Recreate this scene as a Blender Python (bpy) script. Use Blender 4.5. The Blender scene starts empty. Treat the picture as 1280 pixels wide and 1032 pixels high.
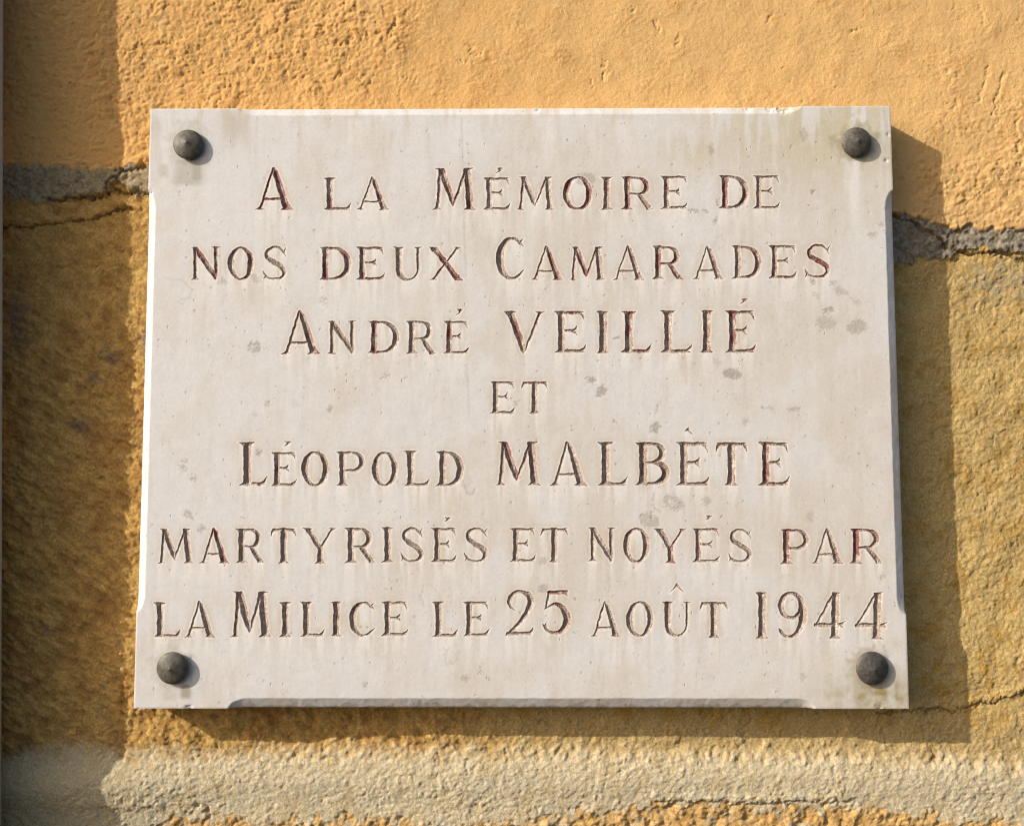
import bpy, math
import numpy as np
from mathutils import Vector, Matrix

# ------------------------------------------------------------------ camera, sky, sun
F_PX, DIST, TILT = 1100.0, 0.700, math.radians(3.9)      # focal length in pixels of a 1280 px wide picture
T_SLAB = 0.024                                           # thickness of the marble plaque
SUN_DIR = Vector((2.18, 1.0, -1.22)).normalized()        # direction in which the light travels
scene = bpy.context.scene
C = scene.collection

cam_d = bpy.data.cameras.new('camera')
cam = bpy.data.objects.new('camera', cam_d); C.objects.link(cam)
cam_d.sensor_width = 36.0
cam_d.lens = F_PX / 1280.0 * 36.0
cam_d.clip_start = 0.01; cam_d.clip_end = 50.0
cam.location = (0, -DIST, 0)
cam.rotation_euler = (math.pi / 2 + TILT, 0, 0)
scene.camera = cam

world = bpy.data.worlds.new('World'); scene.world = world; world.use_nodes = True
wn = world.node_tree; wn.nodes.clear()
sky = wn.nodes.new('ShaderNodeTexSky'); sky.sky_type = 'NISHITA'; sky.sun_disc = False
to_sun = -SUN_DIR
sky.sun_elevation = math.asin(to_sun.z)
sky.sun_rotation = math.atan2(to_sun.x, to_sun.y)
sky.air_density = 0.8; sky.dust_density = 3.0; sky.ozone_density = 0.5
bg = wn.nodes.new('ShaderNodeBackground'); bg.inputs['Strength'].default_value = 0.13
wo = wn.nodes.new('ShaderNodeOutputWorld')
wn.links.new(sky.outputs[0], bg.inputs['Color']); wn.links.new(bg.outputs[0], wo.inputs['Surface'])

sun_d = bpy.data.lights.new('sun', 'SUN'); sun_d.energy = 4.15; sun_d.angle = math.radians(0.55)
sun_d.color = (1.0, 0.955, 0.89)
sun = bpy.data.objects.new('sun', sun_d); C.objects.link(sun)
sun.rotation_euler = SUN_DIR.to_track_quat('-Z', 'Y').to_euler()
sun.location = (-2, -2, 2)
vs = scene.view_settings
scene.display_settings.display_device = 'sRGB'
vs.view_transform = 'Standard'; vs.look = 'None'; vs.gamma = 1.0; vs.use_curve_mapping = False
vs.exposure = 0.22
scene.cycles.use_denoising = True
scene.cycles.use_adaptive_sampling = False
scene.cycles.denoiser = 'OPENIMAGEDENOISE'; scene.cycles.denoising_input_passes = 'RGB_ALBEDO_NORMAL'; scene.cycles.denoising_prefilter = 'NONE'
scene.cycles.filter_width = 1.15
scene.render.filter_size = 1.15

# ------------------------------------------------------------------ helpers
ct, st = math.cos(TILT), math.sin(TILT)
PX = 0.00064                                             # metres per reference pixel on the plaque face

def at(u, v, y):
    """points of the plane Y=y that project to reference pixels (u, v)"""
    a = (np.asarray(u, float) - 640.0) / F_PX; b = (516.0 - np.asarray(v, float)) / F_PX
    dy = ct - b * st; dz = st + b * ct
    k = (y + DIST) / dy
    return a * k, np.zeros_like(a * k) + y, dz * k

def srgb(*c):
    c = np.array(c, float) / 255.0
    return np.where(c <= 0.04045, c / 12.92, ((c + 0.055) / 1.055) ** 2.4)

def spec(w, h, pitch, lo, hi, ax=1.0, ay=1.0, beta=1.0, seed=0, rot=0.0):
    """band-limited random field (unit variance) of w x h reference pixels; ax, ay stretch it"""
    nx, ny = int(w / pitch) + 1, int(h / pitch) + 1
    r = np.random.default_rng(seed)
    f = np.fft.rfft2(r.standard_normal((ny, nx)))
    kx = np.fft.rfftfreq(nx, pitch)[None, :]; ky = np.fft.fftfreq(ny, pitch)[:, None]
    c, s = math.cos(rot), math.sin(rot)
    k = np.hypot((kx * c + ky * s) * ax, (-kx * s + ky * c) * ay) + 1e-9
    a = k ** (-beta) * np.exp(-(k * lo) ** 2) * (1 - np.exp(-(k * hi) ** 2))
    g = np.fft.irfft2(f * a, (ny, nx)); g -= g.mean(); g /= g.std() + 1e-12
    return g

def samp(g, x, y, pitch):
    """bilinear lookup with wrap"""
    ny, nx = g.shape
    x = x / pitch; y = y / pitch
    xi = np.floor(x).astype(np.int64); yi = np.floor(y).astype(np.int64)
    fx = x - xi; fy = y - yi
    x0 = xi % nx; x1 = (xi + 1) % nx; y0 = yi % ny; y1 = (yi + 1) % ny
    return (g[y0, x0] * (1 - fx) + g[y0, x1] * fx) * (1 - fy) + (g[y1, x0] * (1 - fx) + g[y1, x1] * fx) * fy

def sstep(a, b, x):
    t = np.clip((x - a) / (b - a), 0, 1)
    return t * t * (3 - 2 * t)

def segdist(U, V, pts):
    """distance to a polyline"""
    d = np.full(U.shape, 1e9)
    for (x0, y0), (x1, y1) in zip(pts[:-1], pts[1:]):
        dx, dy = x1 - x0, y1 - y0; L = dx * dx + dy * dy + 1e-9
        t = np.clip(((U - x0) * dx + (V - y0) * dy) / L, 0, 1)
        d = np.minimum(d, np.hypot(U - x0 - t * dx, V - y0 - t * dy))
    return d

def lerp3(a, b, m):
    return a + (b - a) * m[..., None]

def mesh_quads(name, P, quads, col=None, tris=None, smooth=True, origin=None):
    """mesh from a flat point table and index quads; keeps only the points used"""
    used, inv = np.unique(quads.ravel(), return_inverse=True)
    q = inv.reshape(-1, 4).astype(np.int32)
    co = P[used].astype(np.float32)
    if origin is not None: co = co - np.array(origin, np.float32)
    me = bpy.data.meshes.new(name)
    me.vertices.add(len(used)); me.vertices.foreach_set('co', co.ravel())
    me.loops.add(q.size); me.loops.foreach_set('vertex_index', q.ravel())
    me.polygons.add(len(q)); me.polygons.foreach_set('loop_start', np.arange(0, q.size, 4, dtype=np.int32))
    me.polygons.foreach_set('use_smooth', np.full(len(q), smooth))
    if col is not None:
        a = me.color_attributes.new('Col', 'FLOAT_COLOR', 'POINT')
        c = np.ones((len(used), 4), np.float32); c[:, :3] = col[used]
        a.data.foreach_set('color', c.ravel())
    me.update(calc_edges=True); me.validate()
    return me

def link(name, me, mat, parent=None, loc=(0, 0, 0)):
    o = bpy.data.objects.new(name, me); C.objects.link(o)
    o.location = loc
    if mat: me.materials.append(mat)
    if parent: o.parent = parent
    return o

def thing(name, label, cat, loc=(0, 0, 0)):
    o = bpy.data.objects.new(name, None); C.objects.link(o); o.location = loc
    o.empty_display_size = 0.05
    o['label'] = label; o['category'] = cat
    return o

# ------------------------------------------------------------------ materials
class NT:
    def __init__(s, name):
        s.m = bpy.data.materials.new(name); s.m.use_nodes = True
        s.t = s.m.node_tree; s.t.nodes.clear()
        s.out = s.n('ShaderNodeOutputMaterial'); s.b = s.n('ShaderNodeBsdfPrincipled')
        s.l(s.b.outputs[0], s.out.inputs['Surface'])
        s.pos = s.n('ShaderNodeNewGeometry').outputs['Position']
    def n(s, t, **k):
        n = s.t.nodes.new(t)
        for a, v in k.items(): setattr(n, a, v)
        return n
    def l(s, a, b): s.t.links.new(a, b)
    def noise(s, scale, detail=4, rough=0.55, stretch=None, dist=0.0):
        n = s.n('ShaderNodeTexNoise'); n.inputs['Scale'].default_value = scale
        n.inputs['Detail'].default_value = detail; n.inputs['Roughness'].default_value = rough
        n.inputs['Distortion'].default_value = dist
        p = s.pos
        if stretch:
            m = s.n('ShaderNodeVectorMath', operation='MULTIPLY'); s.l(p, m.inputs[0]); m.inputs[1].default_value = stretch; p = m.outputs[0]
        s.l(p, n.inputs['Vector']); return n.outputs['Fac']
    def vor(s, scale, stretch=None, feature='F1'):
        n = s.n('ShaderNodeTexVoronoi', feature=feature); n.inputs['Scale'].default_value = scale
        p = s.pos
        if stretch:
            m = s.n('ShaderNodeVectorMath', operation='MULTIPLY'); s.l(p, m.inputs[0]); m.inputs[1].default_value = stretch; p = m.outputs[0]
        s.l(p, n.inputs['Vector']); return n
    def ramp(s, x, a, b, lo=0.0, hi=1.0):
        n = s.n('ShaderNodeMapRange', interpolation_type='SMOOTHSTEP')
        s.l(x, n.inputs[0]); n.inputs[1].default_value = a; n.inputs[2].default_value = b
        n.inputs[3].default_value = lo; n.inputs[4].default_value = hi; return n.outputs[0]
    def math(s, op, a, b):
        n = s.n('ShaderNodeMath', operation=op)
        for i, x in enumerate((a, b)):
            if isinstance(x, (int, float)): n.inputs[i].default_value = x
            else: s.l(x, n.inputs[i])
        return n.outputs[0]
    def mix(s, fac, a, b, mode='MIX'):
        n = s.n('ShaderNodeMix', data_type='RGBA', blend_type=mode)
        for i, x in ((0, fac), (6, a), (7, b)):
            if isinstance(x, (int, float)): n.inputs[i].default_value = x
            elif isinstance(x, tuple): n.inputs[i].default_value = (*x, 1)
            else: s.l(x, n.inputs[i])
        return n.outputs[2]
    def val(s, c, v):
        """colour times a scalar node output"""
        n = s.n('ShaderNodeVectorMath', operation='SCALE'); s.l(c, n.inputs[0]); s.l(v, n.inputs['Scale']); return n.outputs[0]
    def bump(s, h, dist, strength=1.0, prev=None):
        n = s.n('ShaderNodeBump'); n.inputs['Strength'].default_value = strength; n.inputs['Distance'].default_value = dist
        s.l(h, n.inputs['Height'])
        if prev is not None: s.l(prev, n.inputs['Normal'])
        return n.outputs[0]
    def attr(s):
        return s.n('ShaderNodeAttribute', attribute_name='Col').outputs['Color']

def marble_mat(name, pits=True):
    k = NT(name); c = k.attr()
    g = k.noise(420, 5, 0.6)
    c = k.val(c, k.ramp(g, 0.25, 0.75, 0.955, 1.04))
    if pits:
        # scattered pinholes and short dark inclusions, thinned out by a large noise
        v1 = k.vor(150, (1, 1, 1)); where = k.noise(16, 3, 0.6)
        n1 = k.noise(900, 2)
        d = k.math('ADD', v1.outputs['Distance'], k.math('MULTIPLY', n1, 0.14))
        sel = k.n('ShaderNodeSeparateColor'); k.l(v1.outputs['Color'], sel.inputs[0])
        pick = k.ramp(k.math('ADD', sel.outputs[0], k.math('MULTIPLY', where, 0.6)), 1.10, 1.2)
        size = k.math('MULTIPLY', sel.outputs[1], 0.10)
        p1 = k.math('MULTIPLY', k.ramp(k.math('SUBTRACT', d, size), 0.24, 0.12), pick)
        v2 = k.vor(330, (1, 1, 0.55)); sel2 = k.n('ShaderNodeSeparateColor'); k.l(v2.outputs['Color'], sel2.inputs[0])
        p2 = k.math('MULTIPLY', k.ramp(v2.outputs['Distance'], 0.26, 0.12), k.ramp(sel2.outputs[0], 0.975, 0.98))
        fl = k.noise(520, 3, 0.6, (1, 1, 0.7), 1.2); fw = k.noise(38, 4, 0.65)
        p3 = k.ramp(k.math('ADD', fl, k.math('MULTIPLY', fw, 0.30)), 0.845, 0.90)
        p = k.math('MAXIMUM', k.math('MULTIPLY', p1, 0.28), k.math('MULTIPLY', p2, 0.38))
        p = k.math('MAXIMUM', p, k.math('MULTIPLY', p3, 0.6))
        c = k.mix(p, c, (0.20, 0.165, 0.13))
        h = k.math('MULTIPLY', p, -1.0)
        nb = k.bump(h, 0.0005, 0.8)
        nb = k.bump(g, 0.00012, 0.5, nb)
        nb = k.bump(k.noise(60, 3), 0.0005, 0.2, nb)
    else:
        nb = k.bump(k.noise(1100, 4, 0.7), 0.0006, 0.8)
    k.l(c, k.b.inputs['Base Color']); k.l(nb, k.b.inputs['Normal'])
    k.b.inputs['Roughness'].default_value = 0.62
    k.b.inputs['Specular IOR Level'].default_value = 0.35
    return k.m

def wall_mat(name, scale, dist, var):
    k = NT(name); c = k.attr()
    a = k.noise(scale, 6, 0.65); b = k.noise(scale * 3.1, 4, 0.6, (1, 1, 1.4))
    c = k.val(c, k.ramp(a, 0.25, 0.75, 1 - var, 1 + var))
    c = k.val(c, k.ramp(b, 0.3, 0.7, 1 - var * 0.7, 1 + var * 0.6))
    k.l(c, k.b.inputs['Base Color'])
    nb = k.bump(a, dist, 1.0); nb = k.bump(b, dist * 0.5, 0.8, nb)
    k.l(nb, k.b.inputs['Normal'])
    k.b.inputs['Roughness'].default_value = 0.92
    k.b.inputs['Specular IOR Level'].default_value = 0.15
    return k.m

M_marble = marble_mat('weathered_marble')
M_cut = marble_mat('cut_letter_stone', pits=False)
M_plaster = wall_mat('ochre_roughcast', 1200, 0.0004, 0.08)
M_stone = wall_mat('yellow_sandstone', 1300, 0.0006, 0.24)
M_mortar = wall_mat('lime_mortar', 1200, 0.0006, 0.17)

def simple_mat(name, col, rough=0.6, metal=0.0, var=0.25, scale=300, bd=0.0003):
    k = NT(name)
    a = k.noise(scale, 5, 0.65); b = k.noise(scale * 0.25, 4, 0.6)
    base = k.n('ShaderNodeRGB'); base.outputs[0].default_value = (*col, 1)
    c = k.val(base.outputs[0], k.ramp(a, 0.25, 0.75, 1 - var, 1 + var))
    c = k.val(c, k.ramp(b, 0.3, 0.7, 1 - var, 1 + var))
    k.l(c, k.b.inputs['Base Color'])
    k.l(k.bump(a, bd, 0.8), k.b.inputs['Normal'])
    k.b.inputs['Roughness'].default_value = rough; k.b.inputs['Metallic'].default_value = metal
    return k.m

# ------------------------------------------------------------------ the wall (one surface, split into its parts)
WP = 1.3
U0, U1, V0, V1 = -320.0, 1600.0, -300.0, 1340.0
def axis(a, b, lo, hi):
    fine = np.arange(lo, hi + 0.01, WP)
    l = [lo]; s = WP
    while l[-1] > a: s = min(s * 1.35, 12.0); l.append(l[-1] - s)
    r = [fine[-1]]; s = WP
    while r[-1] < b: s = min(s * 1.35, 12.0); r.append(r[-1] + s)
    return np.array(l[:0:-1] + list(fine) + r[1:])
ua = axis(U0, U1, -16.0, 1296.0); va = axis(V0, V1, -16.0, 1048.0)
U, V = np.meshgrid(ua, va)
def fld(lo, hi, **k):
    g = spec(2048, 1792, 1.6, lo, hi, **k)
    return samp(g, U + 400, V + 400, 1.6)

big = fld(30, 400, seed=1); mid = fld(8, 60, seed=2); edge = fld(5, 40, seed=3, beta=1.4); fine = fld(1.6, 8, seed=4, beta=0.6)
warp = fld(3, 30, seed=5, beta=1.3); tiny = fld(1.2, 5, seed=6, beta=0.2)

def grains(lam, seed, ax=1.0, rot=0.0, sharp=1.0, bend=0.0):
    """packed grains: irregular domes of random size, about lam pixels apart; 0 between them, up to 1"""
    c, s = math.cos(rot), math.sin(rot)
    uu = U + bend * warp; vv = V + bend * mid
    a = (uu * c + vv * s) / (lam * ax); b = (-uu * s + vv * c) / lam
    n = 1024; r_ = np.random.default_rng(seed)
    jx, jy, rr, hh = r_.random((n, n)), r_.random((n, n)), 0.55 + 0.55 * r_.random((n, n)), 0.35 + 0.65 * r_.random((n, n))
    ia, ib = np.floor(a).astype(int), np.floor(b).astype(int)
    out = np.zeros_like(a)
    for di in (-1, 0, 1):
        for dj in (-1, 0, 1):
            x, y = (ia + di) % n, (ib + dj) % n
            d2 = ((ia + di + jx[y, x] - a) ** 2 + (ib + dj + jy[y, x] - b) ** 2) / rr[y, x] ** 2
            out = np.maximum(out, hh[y, x] * np.sqrt(np.clip(1 - d2, 0, 1)) ** sharp)
    return out
gr3 = grains(3.4, 51, 1.2, 0.3) - 0.5; gr6 = grains(7.5, 52, 1.5, 0.15, bend=1.0) - 0.5; gr10 = grains(13, 53, 1.3, 0.2, bend=2.0) - 0.5; gr4 = grains(4.6, 54, 1.1, 0.5, bend=0.8) - 0.5
# course lines, as measured: bottom of the plaster, bottom of the bed joint, ...
y_plaster = np.interp(U[0], [-320, 0, 60, 120, 185, 700, 1118, 1150, 1190, 1230, 1280, 1600], [200, 202, 206, 211, 206, 232, 266, 276, 284, 286, 287, 290])[None, :] + 2.6 * edge
y_joint = np.interp(U[0], [-320, 0, 60, 90, 128, 140, 165, 185, 700, 1118, 1180, 1215, 1280, 1600], [250, 250, 252, 246, 242, 226, 240, 243, 280, 329, 322, 310, 315, 325])[None, :] + 3.0 * edge
y_stone = np.interp(U[0], [-320, 0, 50, 120, 150, 250, 420, 700, 1000, 1210, 1240, 1280, 1600], [942, 938, 926, 922, 930, 929, 927, 930, 932, 937, 939, 944, 950])[None, :] + 3.5 * edge
y_lower = np.interp(U[0], [-320, 0, 190, 215, 250, 330, 440, 560, 780, 900, 1080, 1160, 1280, 1600], [1050, 1046, 1040, 1020, 1018, 1030, 1020, 1034, 1010, 1006, 1010, 1022, 1030, 1030])[None, :] + 5.0 * edge
# relief towards the viewer in mm
m_pl = sstep(2.5, -2.5, V - y_plaster)                       # 1 in the plaster
m_jt = sstep(-2.5, 2.5, V - y_plaster) * sstep(2, -2, V - y_joint)
m_lo = sstep(-6, 26, V + 2 * mid - y_stone) * sstep(5, -5, V - y_lower)
m_bs = sstep(-5, 5, V - y_lower)
m_st = np.clip(1 - m_pl - m_jt - m_lo - m_bs, 0, 1)
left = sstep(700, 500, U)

rough_amp = np.clip(0.34 + 0.75 * sstep(560, 330, U) + 0.65 * sstep(1080, 1220, U) * sstep(150, 255, V) + 0.16 * big, 0.2, 1.3)
lump = fld(1.3, 9, seed=11, ax=1.25, beta=1.35, rot=0.25); lump = lump - 0.35 * (lump ** 2 - 1) * (lump < 0)
lump2 = fld(2.5, 22, seed=12, ax=1.0, ay=0.8, beta=1.2)
pitf = fld(1.3, 7, seed=13, ay=0.8, beta=0.4)
pit_where = sstep(0.2, 1.6, fld(20, 120, seed=14))
r_pl = rough_amp * (0.11 * lump + 0.10 * lump2 + 0.07 * tiny + (1.35 * gr6 * (0.7 + 0.4 * np.tanh(mid)) + 0.9 * gr10 + 0.8 * gr4) * 1.0 * (0.35 + 0.65 * sstep(0.35, 0.9, rough_amp)) + 0.15 * gr3) * 0.95 + 0.26 * gr3 + 0.035 * tiny - 1.1 * sstep(1.8, 2.9, pitf + 0.5 * pit_where) * (0.5 + 0.5 * rough_amp) + 0.28 * big - 1.9 * sstep(0, 200, V) * sstep(420, 200, U)
# trowel strokes scratched on the right of the plaster
for (x, y, dx, dy, w, dep) in [(1236, 85, -12, 42, 2.0, 1.0), (1256, 90, -16, 50, 2.4, 1.2), (1268, 150, 5, 40, 2.2, 1.2), (1248, 130, -4, 34, 1.8, 0.9),
                               (1196, 10, 14, 26, 2.0, 0.5), (1226, 5, 8, 30, 1.8, 0.5), (1160, 20, 10, 30, 1.6, 0.3), (1196, 126, -3, 10, 3.0, 0.8),
                               (738, 95, 2, 14, 2.0, 1.3), (757, 92, -2, 6, 3.0, 1.6), (756, 77, 0, 3, 2.2, 1.2), (497, 24, -4, 10, 2.6, 1.6), (495, 36, 3, 8, 1.4, 0.8),
                               (704, 12, 1, 6, 2.4, 1.0), (651, 31, 3, 3, 2.0, 1.2), (820, 30, 3, 8, 2.8, 1.4), (850, 46, -3, 5, 2.4, 1.3), (792, 10, 0, 2, 2, 1.0),
                               (960, 30, 6, -4, 2.8, 1.0), (1064, 42, 8, -3, 2.6, 1.1), (590, 60, 12, 6, 3.0, 1.2), (577, 72, 8, 6, 2.6, 1.1), (618, 52, 2, 4, 2.2, 1.1),
                               (1185, 87, 2, 1, 1.8, 1.2), (980, 88, 2, 0, 2.0, 1.0), (508, 96, 6, 6, 2.2, 1.0), (1140, 130, 20, 12, 3.0, 0.6)]:
    d = segdist(U + 2.0 * warp + 0.9 * fine, V + 2.5 * mid, [(x, y), (x + dx, y + dy)])
    g = np.exp(-(d / w) ** 2)
    r_pl = r_pl - 0.75 * dep * g * (0.7 + 0.5 * np.tanh(fine)) + 0.18 * dep * np.exp(-((segdist(U - w * 1.7, V - w * 1.2, [(x, y), (x + dx, y + dy)])) / (w * 1.1)) ** 2)
# stone: slanting tool marks on the left, fine grain on the right
tool = fld(4, 20, seed=21, ax=0.55, ay=2.1, rot=-1.05 + math.pi / 2, beta=0.9)
tool = fld(4.0, 30, seed=21, ax=2.0, ay=0.8, rot=0.6, beta=1.3)
grain = fld(1.2, 6, seed=22, ax=1.4, ay=0.9, rot=0.35, beta=0.9)
grain2 = fld(3, 30, seed=23, beta=1.2)
r_st = -4.2 + 0.6 * big + 0.20 * grain2 + left * sstep(330, 470, V) * 0.55 * tool + 2.6 * sstep(450, 880, V) * sstep(420, 200, U) + 0.07 * grain + 0.07 * tiny + 0.60 * gr3 + 0.55 * gr4 * (0.6 + 0.5 * np.tanh(mid))
r_st = r_st - 0.7 * sstep(1.8, 3.0, pitf) + 3.2 * sstep(70, 5, U)
r_jt = -1.6 + 0.3 * lump2 + 0.10 * grain + 0.7 * gr4 + 0.5 * gr3 + 0.35 * mid + 0.12 * tiny
# the smeared mortar band bulges forward near its middle on the left
r_lo = -1.2 + 6.5 * sstep(330, 60, U) * np.exp(-((V - 985) / 34.0) ** 2) + 2.2 * np.exp(-((V - 975) / 24.0) ** 2) + 0.06 * lump + 0.06 * tiny + 0.09 * fld(1.4, 12, seed=31, ax=1.9, ay=0.9, beta=1.2) + 0.15 * grain2 + (0.75 * gr4 + 0.5 * gr3) * (0.75 + 0.4 * np.tanh(mid + big)) + 0.35 * gr10
r_bs = -1.5 + 0.3 * grain2 + 0.1 * grain + 0.7 * gr4 + 0.5 * gr3 + 0.6 * mid
r_lo = r_lo - 0.6 * sstep(1.8, 3.0, pitf)
R = m_pl * r_pl + m_jt * r_jt + m_st * r_st + m_lo * r_lo + m_bs * r_bs
R = R - 1.0 * np.exp(-((V - y_plaster - 1) / 2.2) ** 2) * (0.6 + 0.4 * np.tanh(mid))

# cracks and ledges: polyline, width px, depth mm, lip mm (upper side overhangs)
cracks = [([(-40, 292), (15, 284), (48, 281), (75, 276), (105, 275), (128, 268), (150, 259), (168, 261)], 1.9, 3.4, 1.4),
          ([(60, 250), (88, 248), (112, 246), (127, 243), (130, 234), (134, 226), (142, 220), (149, 213), (160, 209), (180, 208)], 2.6, 4.0, 0.8),
          ([(138, 232), (150, 237), (160, 240), (172, 240), (188, 244)], 2.4, 4.0, 1.0),
          ([(20, 330), (60, 334), (110, 330), (165, 333)], 1.6, 0.9, 0.5),
          ([(1118, 270), (1140, 279), (1164, 292), (1184, 306), (1200, 313), (1225, 316), (1250, 315), (1266, 319), (1300, 330)], 2.6, 3.6, 1.5),
          ([(1178, 288), (1186, 300), (1184, 308)], 2.5, 3.0, 0.2),
          ([(1100, 893), (1150, 890), (1195, 888), (1214, 883), (1238, 880), (1256, 874), (1290, 866)], 1.9, 3.2, 1.4),
          ([(497, 30), (501, 60), (499, 100), (502, 137)], 1.3, 0.9, 0.3),
          ([(820, 1001), (900, 1003), (940, 1006), (985, 1001), (1020, 1003), (1062, 1000)], 1.6, 1.4, 1.2),
          ([(100, 1008), (165, 1010), (200, 1011)], 1.2, 0.3, 1.0),
          ([(1168, 940), (1172, 956)], 1.6, 1.6, 0.1)]
crack_c = np.zeros_like(U)
for pts, w, dep, lip in cracks:
    w *= 0.8; dep *= 0.75
    uu, vv = U + 1.8 * warp + 1.3 * fine, V + 1.5 * mid + 1.1 * fine
    d = segdist(uu, vv, pts)
    wv = w * (1.0 + 0.35 * np.tanh(edge))
    wv = wv * (0.55 + 0.5 * sstep(-1.2, 0.8, edge)); R -= 0.85 * dep * np.exp(-(d / wv) ** 2)
    d2 = segdist(uu, vv + 6, pts)
    R += lip * np.exp(-(d2 / 5.0) ** 2)
    crack_c = np.maximum(crack_c, np.exp(-(d / (wv * 1.2)) ** 2) * min(1, dep / 3))

# base colours (albedo)
def A(*c): return srgb(*c)
one = np.ones(U.shape + (3,))
c_pl = lerp3(one * A(221, 170, 103), one * A(226, 181, 118), sstep(200, 900, U))
c_pl = lerp3(c_pl, one * A(204, 148, 82), sstep(0, 2.5, mid + 0.5 * big) * 0.35)
c_pl = lerp3(c_pl, one * A(222, 182, 122), sstep(0.6, 2.6, fld(12, 120, seed=41)) * 0.45)
c_pl = lerp3(c_pl, one * A(168, 98, 42), sstep(2.0, 3.2, pitf + 0.5 * pit_where) * 0.5)
g1 = fld(10, 90, seed=42); g2 = fld(3, 24, seed=43); g3 = fld(18, 200, seed=44, ax=0.6); g4 = fld(2, 9, seed=45, beta=0.4)
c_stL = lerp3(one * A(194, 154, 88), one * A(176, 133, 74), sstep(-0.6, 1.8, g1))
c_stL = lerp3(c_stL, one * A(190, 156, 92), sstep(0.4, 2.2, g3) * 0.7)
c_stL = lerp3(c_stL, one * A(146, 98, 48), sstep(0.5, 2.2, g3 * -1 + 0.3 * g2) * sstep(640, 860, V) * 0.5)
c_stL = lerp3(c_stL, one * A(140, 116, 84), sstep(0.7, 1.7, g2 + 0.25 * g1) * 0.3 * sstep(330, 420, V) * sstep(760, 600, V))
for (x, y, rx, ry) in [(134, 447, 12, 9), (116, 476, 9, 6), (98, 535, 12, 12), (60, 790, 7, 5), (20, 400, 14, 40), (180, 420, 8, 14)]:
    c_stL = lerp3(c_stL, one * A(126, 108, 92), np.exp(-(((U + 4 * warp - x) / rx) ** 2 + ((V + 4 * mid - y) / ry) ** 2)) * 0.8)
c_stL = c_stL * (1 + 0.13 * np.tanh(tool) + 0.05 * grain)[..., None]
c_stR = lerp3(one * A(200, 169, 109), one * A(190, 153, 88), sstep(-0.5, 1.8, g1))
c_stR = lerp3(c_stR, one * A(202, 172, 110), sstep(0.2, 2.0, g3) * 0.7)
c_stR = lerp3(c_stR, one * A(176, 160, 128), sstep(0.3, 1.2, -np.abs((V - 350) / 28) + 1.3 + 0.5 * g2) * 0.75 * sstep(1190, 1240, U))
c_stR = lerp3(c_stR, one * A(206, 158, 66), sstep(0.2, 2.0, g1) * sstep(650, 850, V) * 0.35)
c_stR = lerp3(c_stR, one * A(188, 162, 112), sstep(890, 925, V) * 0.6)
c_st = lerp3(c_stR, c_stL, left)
c_jt = lerp3(one * A(168, 150, 118), one * A(140, 124, 96), sstep(-0.5, 1.5, g2))
c_jt = lerp3(c_jt, one * A(188, 168, 130), sstep(0.3, 1.8, g4) * 0.4)
c_jtR = lerp3(one * A(156, 144, 124), one * A(118, 110, 95), sstep(-0.6, 1.2, g2 + 0.4 * g4))
c_jtR = lerp3(c_jtR, one * A(186, 160, 104), sstep(0.2, 1.0, (V - 314) / 12 + 0.3 * g2) * 0.8 * sstep(1186, 1200, U))
c_jt = lerp3(c_jt, c_jtR, sstep(600, 900, U))
yl = sstep(0.9, 2.0, g2 + sstep(10, -8, np.abs(V - y_joint - 4)) * 0.9)
c_jt = lerp3(c_jt, one * A(196, 166, 90), yl * 0.4); c_st = lerp3(c_st, one * A(198, 166, 84), yl * 0.3 * sstep(420, 300, V))
c_lo = lerp3(one * A(210, 193, 158), one * A(200, 180, 140), sstep(-0.4, 1.8, g1 + 0.3 * g2))
c_lo = lerp3(c_lo, one * A(192, 182, 158), sstep(0.3, 1.8, g3) * sstep(940, 1000, V) * 0.45)
c_lo = lerp3(c_lo, one * A(214, 168, 80), sstep(0.4, 1.6, g2 + sstep(958, 938, V) * 0.6) * 0.3 * sstep(975, 950, V))
c_lo = lerp3(c_lo, one * A(190, 172, 132), sstep(250, 60, U) * 0.7)
c_bs = lerp3(one * A(204, 164, 102), one * A(186, 166, 132), sstep(-0.5, 1.2, g2 + 0.6 * g3 - 0.8 * sstep(760, 860, U)))
c_bs = lerp3(c_bs, one * A(200, 152, 88), sstep(0.5, 1.8, g1) * 0.5)
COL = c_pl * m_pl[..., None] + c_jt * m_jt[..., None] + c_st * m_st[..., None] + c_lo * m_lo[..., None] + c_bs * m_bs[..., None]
COL *= (1 + (0.14 * tiny + 0.20 * gr3 + 0.10 * gr4) * (1 - 0.75 * m_pl))[..., None]
COL = lerp3(COL, one * A(96, 70, 40), crack_c * 0.55)
COL = np.clip(COL, 0.01, 0.9)

X, Y, Z = at(U, V, 0.0)
PW = np.stack([X, -R * 0.001, Z], -1).reshape(-1, 3)
CW = COL.reshape(-1, 3)
nv, nu = U.shape
idx = np.arange(nv * nu).reshape(nv, nu)
quads = np.stack([idx[1:, :-1], idx[1:, 1:], idx[:-1, 1:], idx[:-1, :-1]], -1)
uc = 0.5 * (ua[1:] + ua[:-1])[None, :] + 0 * va[1:, None]; vc = 0.5 * (va[1:] + va[:-1])[:, None] + 0 * ua[None, 1:]
hidden = (uc > 224) & (uc < 1076) & (vc > 175) & (vc < 848)
mp, mj, ms, ml, mb = [0.25 * (m[1:, 1:] + m[:-1, 1:] + m[1:, :-1] + m[:-1, :-1]) for m in (m_pl, m_jt, m_st, m_lo, m_bs)]
lab = np.argmax(np.stack([mp, mj, ms, ml, mb]), 0)
lab[(lab == 2) & (uc > 650)] = 5
lab[(lab == 1) & (uc > 650)] = 6
lab[hidden] = -1
wall = thing('house_wall', 'ochre plastered house wall with yellow sandstone blocks and grey mortar joints behind the plaque', 'wall', (0, 0, 0))
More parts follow.
